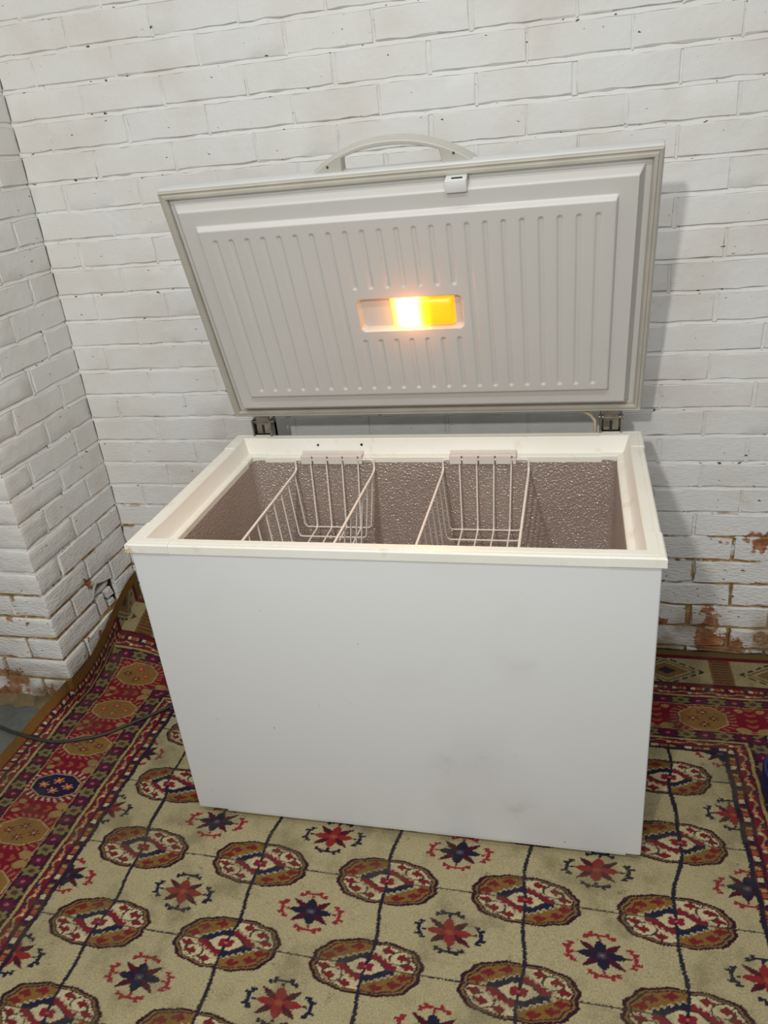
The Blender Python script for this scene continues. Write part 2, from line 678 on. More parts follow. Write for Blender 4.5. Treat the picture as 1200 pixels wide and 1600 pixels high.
# --- pier on the left
pier = MB()
HOLE = (-0.232, -0.116, 0.176, 0.292)      # y0, y1, z0, z1 of the broken patch
d = 0.012
y0, y1, hz0, hz1 = HOLE
bx = XC - d
for (ya, yb, za, zb) in ((YO + d, y0, 0, 2.36), (y1, 0.02, 0, 2.36), (y0, y1, 0, hz0), (y0, y1, hz1, 2.36)):
    pier.add([(bx, ya, za), (bx, yb, za), (bx, yb, zb), (bx, ya, zb)], [(0, 1, 2, 3)])
pier.add([(-2.6, YO + d, 0), (bx, YO + d, 0), (bx, YO + d, 2.36), (-2.6, YO + d, 2.36)], [(0, 1, 2, 3)])
pier.add([(-2.6, YO + d, 2.36), (bx, YO + d, 2.36), (bx, 0.02, 2.36), (-2.6, 0.02, 2.36)], [(0, 1, 2, 3)])
frows, srows = {}, {}
for k in range(KBOT, KTOP + 1):
    even = k % 2 == 0
    srows[k] = [YO + (0.109 if even else 0.2175) + rnd.uniform(-0.004, 0.004)] + ([YO + 0.327 + rnd.uniform(-0.004, 0.004)] if even else [])
    first = 0.218 if even else 0.107
    s = XC - first
    js = []
    while s > -2.55:
        js.append(s + rnd.uniform(-0.004, 0.004))
        s -= 0.2249
    frows[k] = js
jside = [(k, s) for k in srows for s in srows[k] if not (k in (-18, -19) and y0 - 0.02 < s < y1 + 0.012)]
mortar_rows(pier, 'side', YO + 0.003, y0, [k for k in range(KBOT, KTOP + 1)], [], 11)
mortar_rows(pier, 'side', y1, -0.001, [k for k in range(KBOT, KTOP + 1)], [], 13)
mortar_rows(pier, 'side', y0, y1, [k for k in range(KBOT, KTOP + 1) if k not in (-18, -19)], jside, 12)
mortar_rows(pier, 'front', -2.55, XC - 0.003, range(KBOT, KTOP + 1), [(k, s) for k in frows for s in frows[k]], 14)
# dark cavity behind the broken patch
cx = XC - d - 0.11
cv = [(bx, y0, hz0), (bx, y1, hz0), (bx, y1, hz1), (bx, y0, hz1), (cx, y0, hz0), (cx, y1, hz0), (cx, y1, hz1), (cx, y0, hz1)]
wall_left = pier.build('wall_left', M_MORTAR, smooth=40)
tag(wall_left, 'white painted brick pier projecting at the left, broken near its foot', kind='structure')
obj('cavity', cv, [(4, 5, 6, 7), (0, 1, 5, 4), (1, 2, 6, 5), (2, 3, 7, 6), (3, 0, 4, 7)], M_CAVITY, wall_left)['label'] = 'dark hole where a brick has broken out of the pier'


def corner_brick(parent, ls, lf, z0, z1, seed):
    """quoin: side length ls (along y), front length lf (along x)"""
    rr = random.Random(seed)
    bm = bmesh.new()
    bmesh.ops.create_cube(bm, size=1.0)
    p = rr.uniform(-0.001, 0.001)
    for v in bm.verts:
        x = XC + p if v.co.x > 0 else XC - lf
        y = YO + p if v.co.y < 0 else YO + ls
        v.co = Vector((x, y, z0 if v.co.z < 0 else z1))
    # hollow the block out behind so that it stays an L-shaped shell only in looks: keep as solid
    bmesh.ops.bevel(bm, geom=bm.edges[:], offset=0.0045, segments=2, affect='EDGES', profile=0.5)
    es = [e for e in bm.edges if e.calc_length() > 0.05]
    bmesh.ops.subdivide_edges(bm, edges=es, cuts=3, use_grid_fill=True)
    for v in bm.verts:
        v.co += Vector((rr.uniform(-1, 1), rr.uniform(-1, 1), rr.uniform(-1, 1))) * 0.0011
    c = Vector((XC - lf / 2, YO + ls / 2, (z0 + z1) / 2))
    bm.verts.index_update()
    vs = [tuple(v.co - c) for v in bm.verts]
    fs = [[v.index for v in f.verts] for f in bm.faces]
    bm.free()
    return obj('brick', vs, fs, M_BRICK, parent, 40, c)


rest = MB()
for k in srows:
    z0, z1 = course(k)
    z0 = max(z0, 0.004)
    ls = srows[k][0] - JT / 2 - YO
    lf = XC - frows[k][0] - JT / 2
    far = z0 > 1.98
    if far:
        put_brick(wall_left, 'side', YO, YO + ls, z0, z1, rnd.random(), rest)
        put_brick(wall_left, 'front', XC - lf, XC, z0, z1, rnd.random(), rest)
    else:
        corner_brick(wall_left, ls, lf, z0, z1, rnd.random())
    es = srows[k] + [0.004]
    for i in range(len(es) - 1):
        a = es[i] + JT / 2
        b = es[i + 1] - (JT / 2 if i < len(es) - 2 else 0)
        if k == -18 and i == 0:
            continue
        if k == -19 and i == 0:
            a = -0.113
        put_brick(wall_left, 'side', a, b, z0, z1, rnd.random(), rest if far else None)
    es = [-2.55] + frows[k][::-1]
    for i in range(len(es) - 1):
        a = es[i] + (JT / 2 if i else 0)
        b = es[i + 1] - JT / 2
        put_brick(wall_left, 'front', a, b, z0, z1, rnd.random(), rest if (far or b < -1.42) else None)
o = rest.build('brick_rest', M_BRICK, wall_left, 24)
o['kind'] = 'stuff'


def fragment(name, poly, d0, d1, mat=None, label=None):
    cy = sum(p[0] for p in poly) / len(poly)
    cz = sum(p[1] for p in poly) / len(poly)
    bm = bmesh.new()
    fv = [bm.verts.new((-d0, y - cy, z - cz)) for y, z in poly]
    bv = [bm.verts.new((-d1, y - cy, z - cz)) for y, z in poly]
    bm.faces.new(fv)
    bm.faces.new(bv[::-1])
    n = len(poly)
    for i in range(n):
        j = (i + 1) % n
        bm.faces.new((fv[j], fv[i], bv[i], bv[j]))
    bmesh.ops.recalc_face_normals(bm, faces=bm.faces[:])
    bmesh.ops.bevel(bm, geom=[e for e in bm.edges if e.verts[0].co.x > -d0 - 1e-5 and e.verts[1].co.x > -d0 - 1e-5], offset=0.003, segments=2, affect='EDGES')
    bm.verts.index_update()
    vs = [v.co[:] for v in bm.verts]
    fs = [[v.index for v in f.verts] for f in bm.faces]
    bm.free()
    o = obj(name, vs, fs, mat or M_BRICK, wall_left, 30, (XC, cy, cz))
    if label:
        o['label'] = label
    return o


zA0, zA1 = course(-18)
fragment('brick', [(-0.326, zA0), (-0.241, 0.250), (-0.228, 0.258), (-0.216, 0.277), (-0.199, 0.287), (-0.162, 0.273), (-0.119, 0.262), (-0.117, zA1), (-0.326, zA1)],
         0.0, 0.05, label='painted brick with its lower corner broken away')
fragment('brick_fragment', [(-0.218, 0.250), (-0.178, 0.243), (-0.134, 0.246), (-0.126, 0.257), (-0.172, 0.259)], 0.012, 0.05)
fragment('brick_fragment', [(-0.168, 0.238), (-0.136, 0.240), (-0.126, 0.206), (-0.160, 0.210)], 0.003, 0.035)
fragment('brick_fragment', [(-0.217, 0.240), (-0.178, 0.237), (-0.173, 0.178), (-0.213, 0.176)], 0.006, 0.05)
fragment('brick_fragment', [(-0.160, 0.196), (-0.132, 0.196), (-0.124, 0.176), (-0.158, 0.176)], 0.006, 0.045)

# rubble mortar fillet at the foot of the pier front
fil = MB()
rr = random.Random(5)
n = 46
vs = []
for i in range(n + 1):
    x = -2.5 + (XC - 0.02 + 2.5) * i / n
    w = 0.030 + rr.uniform(-0.008, 0.010)
    h = 0.022 + rr.uniform(-0.006, 0.008)
    vs += [(x, YO - w, 0.001), (x, YO - w * 0.55, h * 0.6), (x, YO + 0.004, h)]
fs = []
for i in range(n):
    for q in range(2):
        a = i * 3 + q
        fs.append((a, a + 3, a + 4, a + 1))
fil.add(vs, fs)
fil.build('trim_1', M_RUBBLE, smooth=60)
bpy.data.objects['trim_1']['kind'] = 'structure'
bpy.data.objects['trim_1']['label'] = 'crumbling sandy mortar along the foot of the pier'

# ------------------------------------------------------------------ rug
SY = 0.654                              # the weave squashes the design lengthwise


def rug_colours(x, y):
    """pattern colour (linear rgb) for rug coordinates; x across, y along (back of the rug at y = 0)"""
    rs = np.random.RandomState(4)
    col = np.zeros(x.shape + (3,))

    def S(mask, c):
        col[mask] = srgb(*c)[:3]
    cream, gold, red, dred, navy, maroon = (163, 151, 115), (128, 94, 48), (122, 32, 40), (96, 24, 34), (34, 32, 48), (68, 24, 36)
    olive, lcream, orange, purple, brown = (116, 102, 64), (184, 170, 134), (186, 104, 58), (92, 32, 58), (112, 78, 34)
    jx = x + (rs.rand(*x.shape) - 0.5) * 0.0022
    jy = y + (rs.rand(*x.shape) - 0.5) * 0.0016 + 0.0105 * x
    # columns near the two long sides sit a little further out towards the back
    rampb = np.clip((jy + 0.92) / 0.22, 0, 1)
    wl = np.clip(1 - np.abs(jx + 0.655) / 0.14, 0, 1) * 0.042 * rampb
    wr = np.clip(1 - np.abs(jx - 0.615) / 0.14, 0, 1) * 0.030 * rampb
    fx = jx + wl - wr
    fx = fx + 0.004 * np.sin(jy * 21 + 1.3) + 0.003 * np.sin(jy * 43)
    gx = (fx + 0.0185) / 0.3005
    gy = (jy + 0.9145) / 0.1965
    S(np.ones_like(x, bool), cream)
    # ---- small stars at the half lattice
    i2, j2 = np.floor(gx), np.floor(gy)
    u, v = (gx - i2 - 0.5) * 0.3005, (gy - j2 - 0.5) * 0.3005
    typ = ((i2 + j2) % 2) == 1         # True: red star with blue hooks
    for k in range(4):
        a = k * math.pi / 2
        p, q = u * math.cos(a) + v * math.sin(a), -u * math.sin(a) + v * math.cos(a)
        hook = ((np.abs(p - 0.064) < 0.0042) & (np.abs(q) < 0.013)) | ((np.abs(np.abs(q) - 0.0165) < 0.0042) & (p > 0.058) & (p < 0.074)) \
            | ((np.abs(np.abs(q) - 0.027) < 0.004) & (p > 0.050) & (p < 0.064)) | ((np.abs(np.abs(q) - 0.022) < 0.006) & (np.abs(p - 0.058) < 0.0034)) | ((np.abs(p - 0.053) < 0.005) & (np.abs(q) < 0.0035))
        S(hook & typ, navy)
        S(hook & ~typ, (130, 40, 46))
        a2 = a + math.pi / 4
        p2, q2 = u * math.cos(a2) + v * math.sin(a2), -u * math.sin(a2) + v * math.cos(a2)
        thin = np.abs(q2) < 0.0090 * np.clip(1 - np.abs(p2 - 0.030) / 0.028, 0, 1) ** 0.7
        S(thin, maroon)
        fat = np.abs(q) < 0.0118 * np.clip(1 - (np.abs(p - 0.024) / 0.024) ** 2.2, 0, 1)
        S(fat & typ, (128, 38, 40))
        S(fat & ~typ, navy)
    rr_ = np.hypot(u, v)
    S((rr_ < 0.010) & typ, (146, 56, 44))
    S((rr_ < 0.010) & ~typ, (60, 60, 78))
    S((rr_ < 0.0045), (120, 90, 62))
    # ---- guls
    i1, j1 = np.round(gx), np.round(gy)
    u, v = (gx - i1) * 0.3005, (gy - j1) * 0.3005
    th = np.arctan2(v / 0.085, u / 0.113)
    r = ((np.abs(u) / 0.1135) ** 2.5 + (np.abs(v) / 0.087) ** 2.5) ** (1 / 2.5)
    r = r + 0.020 * np.cos(th * 12) * (r > 0.8)
    inside = r < 1
    S((np.abs(v) < 0.0026) & ~inside, (58, 54, 48))
    S((np.abs(u) < 0.0042) & ~inside, (40, 36, 46))
    g_q = (u * v) < 0                   # gold quarters: upper left and lower right
    S(inside, (50, 24, 36))
    S((r < 0.925), (118, 92, 54))
    S((r < 0.885), (48, 34, 40))
    S((r < 0.85) & ~g_q, lcream)
    S((r < 0.85) & g_q, (122, 90, 46))
    au, av = np.abs(u), np.abs(v)
    # trefoils in the quarters
    mot = np.zeros_like(inside)
    for (cu, cv) in ((0.080, 0.018), (0.064, 0.043), (0.030, 0.060)):
        mot |= np.hypot((au - cu) / 1.35, av - cv) < 0.0085
        mot |= (np.abs(au - cu) < 0.003) & (np.abs(av - cv) < 0.013)
        mot |= (np.abs(np.hypot(au - cu - 0.012, av - cv + 0.004) - 0.0) < 0.0052)
    S(mot & (r < 0.84), (108, 34, 36))
    lk = (np.abs(np.hypot(au - 0.060, av - 0.040) - 0.021) < 0.0022) & (r < 0.82)
    S(lk & ~g_q, (60, 52, 50))
    # inner lozenge
    loz = np.maximum(au / 0.074 + av / 0.052, np.maximum(au / 0.062, av / 0.045))
    loz = loz + 0.05 * np.sign(np.sin(au * 520))
    S((loz < 1.12) & inside, (164, 150, 116))
    S((loz < 1.02) & inside, (30, 34, 54))
    S((loz < 1.02) & ~g_q & inside, (116, 30, 42))
    ctr = np.maximum(au / 0.040 + av / 0.040, av / 0.024)
    S(ctr < 1.12, (58, 40, 44))
    S(ctr < 0.98, lcream)
    fl = np.hypot(au - 0.009, av - 0.006) < 0.0075
    S(fl | (np.hypot(u, v) < 0.011), (120, 30, 44))
    S(np.hypot(u, v) < 0.0035, (176, 92, 70))
    S((np.abs(u) < 0.0034) & inside & (av > 0.006), (36, 34, 48))
    S((np.abs(v) < 0.0020) & inside & (au > 0.046), (64, 56, 50))
    # ---- borders: d = distance outside the field, t = coordinate along the border
    dl, dr = -0.768 - jx, jx - 0.745
    db = (y + 0.430) / SY
    df = (-2.43 - y) / SY
    dd = np.maximum(np.maximum(dl, dr), np.maximum(db, df))
    along_y = np.maximum(dl, dr) >= np.maximum(db, df)
    t = np.where(along_y, (y + (rs.rand(*x.shape) - 0.5) * 0.0014) / SY, jx)
    dd = dd + (rs.rand(*x.shape) - 0.5) * 0.0016 + 0.0015 * np.sin(t * 40)
    B = dd > 0
    S(B, dred)
    S(B & (dd < 0.010), navy)

    def checker(lo, hi, period):
        m_ = (dd > lo) & (dd < hi)
        ph = (t / period) % 1.0
        S(m_, (84, 30, 40))
        inn = m_ & (dd > lo + 0.003) & (dd < hi - 0.003)
        S(inn & (ph < 0.22), lcream)
        S(inn & (ph > 0.28) & (ph < 0.50), (142, 78, 48))
        S(inn & (ph > 0.56) & (ph < 0.72), (150, 124, 72))
        S(inn & (ph > 0.80), navy)
    checker(0.010, 0.028, 0.082)
    S((dd > 0.028) & (dd < 0.033), navy)

    def zig(lo, hi, period):
        m_ = (dd > lo) & (dd < hi)
        S(m_, (112, 24, 40))
        c_ = (dd - (lo + hi) / 2) / ((hi - lo) / 2)
        ph = (t / period) % 1.0
        tri = np.abs(ph * 2 - 1) * 2 - 1
        S(m_ & (np.abs(c_ - tri * 0.55) < 0.22), (150, 134, 84))
        S(m_ & (np.abs(ph - 0.25) < 0.07) & (np.abs(c_ + 0.35) < 0.32), lcream)
        S(m_ & (np.abs(ph - 0.75) < 0.09) & (np.abs(c_ - 0.35) < 0.34), (44, 42, 70))
        S(m_ & (np.abs(ph - 0.5) < 0.05) & (np.abs(c_) < 0.3), (192, 110, 74))
    zig(0.033, 0.058, 0.075)
    S((dd > 0.056) & (dd < 0.060), (50, 34, 36))
    S((dd > 0.060) & (dd < 0.068), (158, 136, 88))
    S((dd > 0.068) & (dd < 0.071), (50, 34, 36))

    def flowers(lo, hi, period):
        m_ = (dd > lo) & (dd < hi)
        S(m_, (44, 30, 46))
        c_ = dd - (lo + hi) / 2
        idx = np.floor(t / period)
        ph = (t / period - idx - 0.5) * period
        a = np.arctan2(c_, ph)
        rad = np.hypot(c_, ph) * (1 + 0.18 * np.cos(a * 6))
        od = (idx % 2) == 0
        S(m_ & (rad < 0.0215) & od, olive)
        S(m_ & (rad < 0.0215) & ~od, (82, 26, 48))
        S(m_ & (rad < 0.009) & od, (70, 56, 46))
        S(m_ & (rad < 0.006) & ~od, (150, 84, 96))
    flowers(0.071, 0.117, 0.046)
    S((dd > 0.117) & (dd < 0.1205), (150, 120, 76))
    # main border
    mm = (dd > 0.1205) & (dd < 0.272)
    S(mm, (112, 22, 36))
    period = np.where(along_y, 0.231, 0.2396)
    t0 = np.where(along_y, -0.6046 / SY, 0.716)
    idx = np.round((t - t0) / period)
    pt = t - t0 - idx * period
    pd = dd - 0.193
    ao, bo = np.abs(pd), np.abs(pt)
    octm = np.maximum(np.maximum(ao / 0.066, bo / 0.058), (ao / 0.066 + bo / 0.058) / 1.42)
    # little hooks around each medallion
    an = np.arctan2(pt, pd)
    hk = mm & (octm > 1.12) & (octm < 1.42) & (np.sin(an * 26 + (octm - 1.12) * 7) > 0.30)
    navyoct = (idx % 4) == 3
    S(hk, (150, 92, 66))
    S(hk & navyoct, (172, 154, 128))
    S(mm & (octm < 1.06), (158, 140, 100))
    S(mm & (octm < 0.99), gold)
    S(mm & (octm < 0.99) & navyoct, (36, 30, 54))
    alt = (idx % 4) == 1
    for (cp, ct_) in ((0.0, 0.026), (0.0, -0.026), (0.036, 0.0), (-0.036, 0.0), ):
        p, q = pd - cp, pt - ct_
        rr2 = np.hypot(p, q)
        aa = np.arctan2(q, p)
        st = rr2 < 0.0105 + 0.0065 * np.cos(aa * 6)
        S(mm & st & (octm < 0.95), (84, 26, 44))
        S(mm & st & (octm < 0.95) & alt, (150, 52, 44))
        S(mm & st & (octm < 0.95) & navyoct, (198, 120, 74))
        S(mm & (rr2 < 0.004) & (octm < 0.95), (190, 150, 90))
    # leaf rows between the medallions
    between = mm & (np.abs(bo - period / 2) < 0.014)
    S(between & (np.sin(pd * 190 + bo * 120) > 0.25), (134, 74, 50))
    corner_leaf = mm & (np.hypot(ao - 0.058, bo - 0.094) < 0.015 + 0.005 * np.cos(an * 9))
    S(corner_leaf, (142, 116, 72))
    S((dd > 0.272) & (dd < 0.2755), (150, 120, 76))
    flowers(0.2755, 0.322, 0.046)
    S((dd > 0.322) & (dd < 0.325), (50, 34, 36))
    S((dd > 0.325) & (dd < 0.334), (158, 136, 88))
    S((dd > 0.334) & (dd < 0.337), (50, 34, 36))
    zig(0.337, 0.364, 0.075)
    S((dd > 0.362) & (dd < 0.367), (44, 30, 44))
    checker(0.367, 0.388, 0.050)
    S((dd > 0.386) & (dd < 0.394), (96, 22, 34))
    side = B & (np.maximum(dl, dr) > 0.392)
    S(side, brown)
    # ---- woven end band at the back, its colours darkened for the shade there
    e = (y > -0.168) & (np.maximum(dl, dr) < 0.392)
    S(e, (146, 132, 96))
    ph = ((jx - 0.792) / 0.30 + 0.5) % 1.0 - 0.5
    px = np.abs(ph) * 0.30
    h = (jy - 0.0105 * x + 0.107) / 0.060
    dm = (0.15 - px) / 0.098
    ah = np.abs(h)
    S(e & (np.abs(dm + ah - 1.02) < 0.07) & (np.sin(px * 260) > -0.4), (54, 44, 42))
    S(e & (np.abs(dm + ah - 0.80) < 0.05), (96, 78, 52))
    S(e & (dm + ah < 0.62), (112, 86, 46))
    S(e & (dm + ah < 0.28), (48, 40, 44))
    plaid = e & (px < 0.030)
    S(plaid, (108, 78, 44))
    S(plaid & (np.sin(jy * 520) > 0.2) & (px < 0.024), (84, 46, 34))
    S(e & (y < -0.160), (60, 30, 36))
    S((y > -0.046) & (np.maximum(dl, dr) < 0.392), (86, 24, 34))
    S((y > -0.032), (104, 82, 46))
    return col


def axis(segs):
    out = []
    for a, b, st in segs:
        n = max(1, int(round((b - a) / st)))
        out += [a + (b - a) * i / n for i in range(n)]
    out.append(segs[-1][1])
    return np.array(out)


ux = axis([(-1.200, -1.19, 0.004), (-1.19, 0.95, 0.0025), (0.95, 1.18, 0.006)])
vy = axis([(-2.70, -1.62, 0.006), (-1.62, -0.20, 0.0022), (-0.20, -0.004, 0.0026)])
UX, VY = np.meshgrid(ux, vy)
cols = rug_colours(UX, VY)
TH = 0.008


def sst(t):
    t = np.clip(t, 0, 1)
    return t * t * (3 - 2 * t)


PX, PY = UX.copy(), VY.copy()
PZ = np.full_like(UX, TH)
PZ += 0.0012 * np.sin(UX * 9 + VY * 4) * np.sin(VY * 7 - 1.0)
# the left edge rides up the side of the pier and into the corner
xb = XC + 0.022
phi = math.radians(86)
wup = sst((VY + 0.62) / 0.165)
ex = np.clip(xb - UX, 0, None)
R0 = 0.02
# bend over a short radius, then straight
ang = np.minimum(ex / R0, phi)
arc = ang * R0
tail = ex - arc
bx_ = R0 * np.sin(ang) + tail * np.cos(ang)
bz_ = R0 * (1 - np.cos(ang)) + tail * np.sin(ang)
PX = np.where(ex > 0, PX * (1 - wup) + (xb - bx_) * wup, PX)
PZ = PZ + bz_ * 0.80 * wup
lift = 0.118 * sst((VY + 0.40) / 0.40) * sst((-0.80 - UX) / 0.28)
PZ += lift
PX = np.maximum(PX, np.where(VY > YO - 0.01, XC + 0.010, -9))
PZ += np.where(UX < -1.16, 0.003, 0)     # thicker bound edge
# edges turned down to the floor
edge = (UX <= ux[0] + 1e-6) | (UX >= ux[-1] - 1e-6) | (VY <= vy[0] + 1e-6) | (VY >= vy[-1] - 1e-6)
PZ = np.where(edge & (PZ < 0.03), 0.001, PZ)
nu, nv = len(ux), len(vy)
co = np.stack([PX, PY, PZ], -1).reshape(-1, 3).astype(np.float32)
me = bpy.data.meshes.new('rug')
idx = np.arange(nu * nv).reshape(nv, nu)
quads = np.stack([idx[:-1, :-1], idx[:-1, 1:], idx[1:, 1:], idx[1:, :-1]], -1).reshape(-1, 4)
nq = len(quads)
me.vertices.add(len(co))
me.vertices.foreach_set('co', co.ravel())
me.loops.add(nq * 4)
me.loops.foreach_set('vertex_index', quads.ravel().astype(np.int32))
me.polygons.add(nq)
me.polygons.foreach_set('loop_start', (np.arange(nq) * 4).astype(np.int32))
me.polygons.foreach_set('loop_total', np.full(nq, 4, np.int32))
me.update(calc_edges=True)
me.polygons.foreach_set('use_smooth', np.ones(nq, bool))
ca = me.color_attributes.new('pattern', 'FLOAT_COLOR', 'POINT')
cc = np.ones((nu * nv, 4), np.float32)
cc[:, :3] = cols.reshape(-1, 3)
ca.data.foreach_set('color', cc.ravel())
me.materials.append(M_RUG)
rug = bpy.data.objects.new('patterned_rug', me)
C.objects.link(rug)
tag(rug, 'worn cream oriental rug with rows of medallions and deep red border', 'rug')

# ------------------------------------------------------------------ chest freezer
FX, FY = -0.5274, -0.7945
W, D, ZR, ZB = 1.0548, 0.6178, 0.7768, 0.030
fz = empty('chest_freezer', (FX, FY, 0))
tag(fz, 'white chest freezer with its lid raised and the lid lamp lit', 'freezer')

# body: four sheet-metal sides and a floor pan, open at the top
I = 0.005
TB = ZR - 0.019
body = MB()
bm = bmesh.new()
bmesh.ops.create_cube(bm, size=1.0)
for v in bm.verts:
    v.co = Vector((I if v.co.x < 0 else W - I, 0.004 if v.co.y < 0 else D - 0.004, ZB if v.co.z < 0 else TB))
top = [f for f in bm.faces if f.normal.z > 0.5]
bmesh.ops.delete(bm, geom=top, context='FACES_ONLY')
bmesh.ops.bevel(bm, geom=[e for e in bm.edges if not e.is_boundary], offset=0.004, segments=3, affect='EDGES', profile=0.5)
bm.verts.index_update()
body.add([v.co[:] for v in bm.verts], [[v.index for v in f.verts] for f in bm.faces])
bm.free()
body.build('body', M_ENAMEL, fz, 40)

MB().box(0.075, W - 0.035, 0.012, 0.060, 0.0165, ZB + 0.002, 0.002, 1).build('plinth', M_WHITE, fz)
for a, b in ((0.05, 0.06), (W - 0.06, 0.06), (0.05, D - 0.06), (W - 0.06, D - 0.06)):
    c = MB()
    c.lathe([(0.0, 0.0), (0.017, 0.0), (0.020, 0.003), (0.020, 0.012), (0.012, 0.014), (0.012, 0.023), (0.0, 0.023)], (0, 0, 0), 20)
    c.build('foot', M_FOOT, fz, 40, (a, b, 0.0085))

# compressor grille on the back, seen only from behind
MB().box(0.15, W - 0.15, D - 0.006, D + 0.012, 0.08, 0.30, 0.003, 1).build('rear_cover', M_DARK, fz)

# ---- rim: corner caps and straight strips sharing one section
PROF = [(0.0, -0.020), (0.0, -0.003), (0.003, 0.0), (0.0105, 0.0), (0.0115, -0.0014), (0.0125, 0.0), (0.0285, 0.0), (0.031, -0.0025),
        (0.041, -0.035), (0.044, -0.0385), (0.055, -0.0405), (0.058, -0.043), (0.058, -0.056), (0.030, -0.058), (0.004, -0.020)]


def station(side, t, grow=0.0):
    out = []
    for d_, z_ in PROF:
        d_ = d_ - grow if d_ < 0.03 else d_ - grow * 0.3
        z_ = z_ + grow * 0.8
        if side == 'front':
            p = (t, d_, ZR + z_)
        elif side == 'back':
            p = (t, D - d_, ZR + z_)
        elif side == 'left':
            p = (d_, t, ZR + z_)
        elif side == 'right':
            p = (W - d_, t, ZR + z_)
        else:
            p = (d_ if 'l' in side else W - d_, d_ if 'f' in side else D - d_, ZR + z_)
        out.append(p)
    return out


def sweep(stations, name, mat, parent):
    n = len(PROF)
    vs = [p for s in stations for p in s]
    fs = []
    for i in range(len(stations) - 1):
        for k in range(n):
            a, b = i * n + k, i * n + (k + 1) % n
            fs.append((a, a + n, b + n, b))
    fs.append(tuple(range(n)))
    fs.append(tuple(range((len(stations) - 1) * n, len(stations) * n))[::-1])
    bm = bmesh.new()
    bv = [bm.verts.new(v) for v in vs]
    for f in fs:
        bm.faces.new([bv[i] for i in f])
    bmesh.ops.recalc_face_normals(bm, faces=bm.faces[:])
    bm.verts.index_update()
    o = obj(name, [v.co[:] for v in bm.verts], [[v.index for v in f.verts] for f in bm.faces], mat, parent, 25)
    bm.free()
    return o


CL = 0.096
g = 0.0019
sweep([station('front', CL - 0.004), station('front', W - CL + 0.004)], 'rim_strip', M_RIM, fz)
sweep([station('back', CL - 0.004), station('back', W - CL + 0.004)], 'rim_strip', M_RIM, fz)
sweep([station('left', CL - 0.004), station('left', D - CL + 0.004)], 'rim_strip', M_RIM, fz)
sweep([station('right', CL - 0.004), station('right', D - CL + 0.004)], 'rim_strip', M_RIM, fz)
sweep([station('left', CL, g), station('fl', 0, g), station('front', CL, g)], 'rim_corner', M_RIM, fz)
sweep([station('front', W - CL, g), station('fr', 0, g), station('right', CL, g)], 'rim_corner', M_RIM, fz)
sweep([station('right', D - CL, g), station('br', 0, g), station('back', W - CL, g)], 'rim_corner', M_RIM, fz)
sweep([station('back', CL, g), station('bl', 0, g), station('left', D - CL, g)], 'rim_corner', M_RIM, fz)
# two screws in the back of the rim
for i, a in enumerate((0.2388, 0.3581)):
    s = MB()
    pts = [(0, 0.004, 0), (0, -0.0016, 0)]
    s.tube(pts, 0.0034, 12)
    s.build('screw', M_CHROME if i == 0 else M_DARK, fz, 40, (a, D - 0.0352, ZR - 0.0155))

# ---- liner
O = 0.0575
zt = ZR - 0.050
zf = 0.16
ln = MB()
bm = bmesh.new()
bmesh.ops.create_cube(bm, size=1.0)
for v in bm.verts:
    v.co = Vector((O if v.co.x < 0 else W - O, O if v.co.y < 0 else D - O, zf if v.co.z < 0 else zt))
bmesh.ops.delete(bm, geom=[f for f in bm.faces if f.normal.z > 0.5], context='FACES_ONLY')
bmesh.ops.bevel(bm, geom=[e for e in bm.edges if not e.is_boundary], offset=0.022, segments=4, affect='EDGES', profile=0.5)
bmesh.ops.reverse_faces(bm, faces=bm.faces[:])
bm.verts.index_update()
ln.add([v.co[:] for v in bm.verts], [[v.index for v in f.verts] for f in bm.faces])
bm.free()
ln.build('liner', M_LINER, fz, 50)

# ---- hinges: a pressed bracket with two cheeks, a pin and an upper leaf, at each end
for a0, a1 in ((0.050, 0.104), (0.958, 1.010)):
    h = MB()
    h.box(a0, a0 + 0.004, D - 0.012, D + 0.030, ZR - 0.070, ZR + 0.046)
    h.box(a1 - 0.004, a1, D - 0.012, D + 0.030, ZR - 0.070, ZR + 0.046)
    h.box(a0, a1, D + 0.016, D + 0.030, ZR - 0.16, ZR + 0.030)
    ho = h.build('hinge', M_CHROME, fz, 30)
    MB().tube([(a0 - 0.003, D + 0.006, ZR + 0.036), (a1 + 0.003, D + 0.006, ZR + 0.036)], 0.0065, 12).build('hinge_pin', M_CHROME, ho)
    MB().box(a0 + 0.007, a1 - 0.007, D + 0.000, D + 0.006, ZR + 0.004, ZR + 0.058, 0.0015, 1).build('hinge_leaf', M_CHROME, ho)
    MB().box((a0 + a1) / 2 - 0.003, (a0 + a1) / 2 + 0.003, D - 0.003, D + 0.002, ZR - 0.004, ZR + 0.030, 0.001, 1).build('hinge_spring', M_DARK, ho)

# lamp flex from the body into the lid beside the right-hand hinge
MB().tube(smooth_curve([(0.948, D + 0.02, ZR - 0.10), (0.948, D + 0.021, ZR + 0.002), (0.944, D + 0.022, ZR + 0.026), (0.925, D + 0.022, ZR + 0.043), (0.895, D + 0.026, ZR + 0.050), (0.87, D + 0.034, ZR + 0.062)], 8), 0.0042, 10).build('lamp_flex', M_CABLE2, fz, 60)

# ---- lid: x along the width, y up the lid from the hinge, z towards the inside
LT, LL = 1.26688, 0.6153
LB, LZ = 0.6264, 0.8305
ct, st_ = math.cos(LT), math.sin(LT)
shell = MB()
shell.box(0, W, 0, LL, -0.028, 0.0, 0.004, 3)
lid = shell.build('lid', M_LIDSHELL, fz, 40)
lid.matrix_local = Matrix(((1, 0, 0, 0), (0, -ct, -st_, LB), (0, st_, -ct, LZ), (0, 0, 0, 1)))
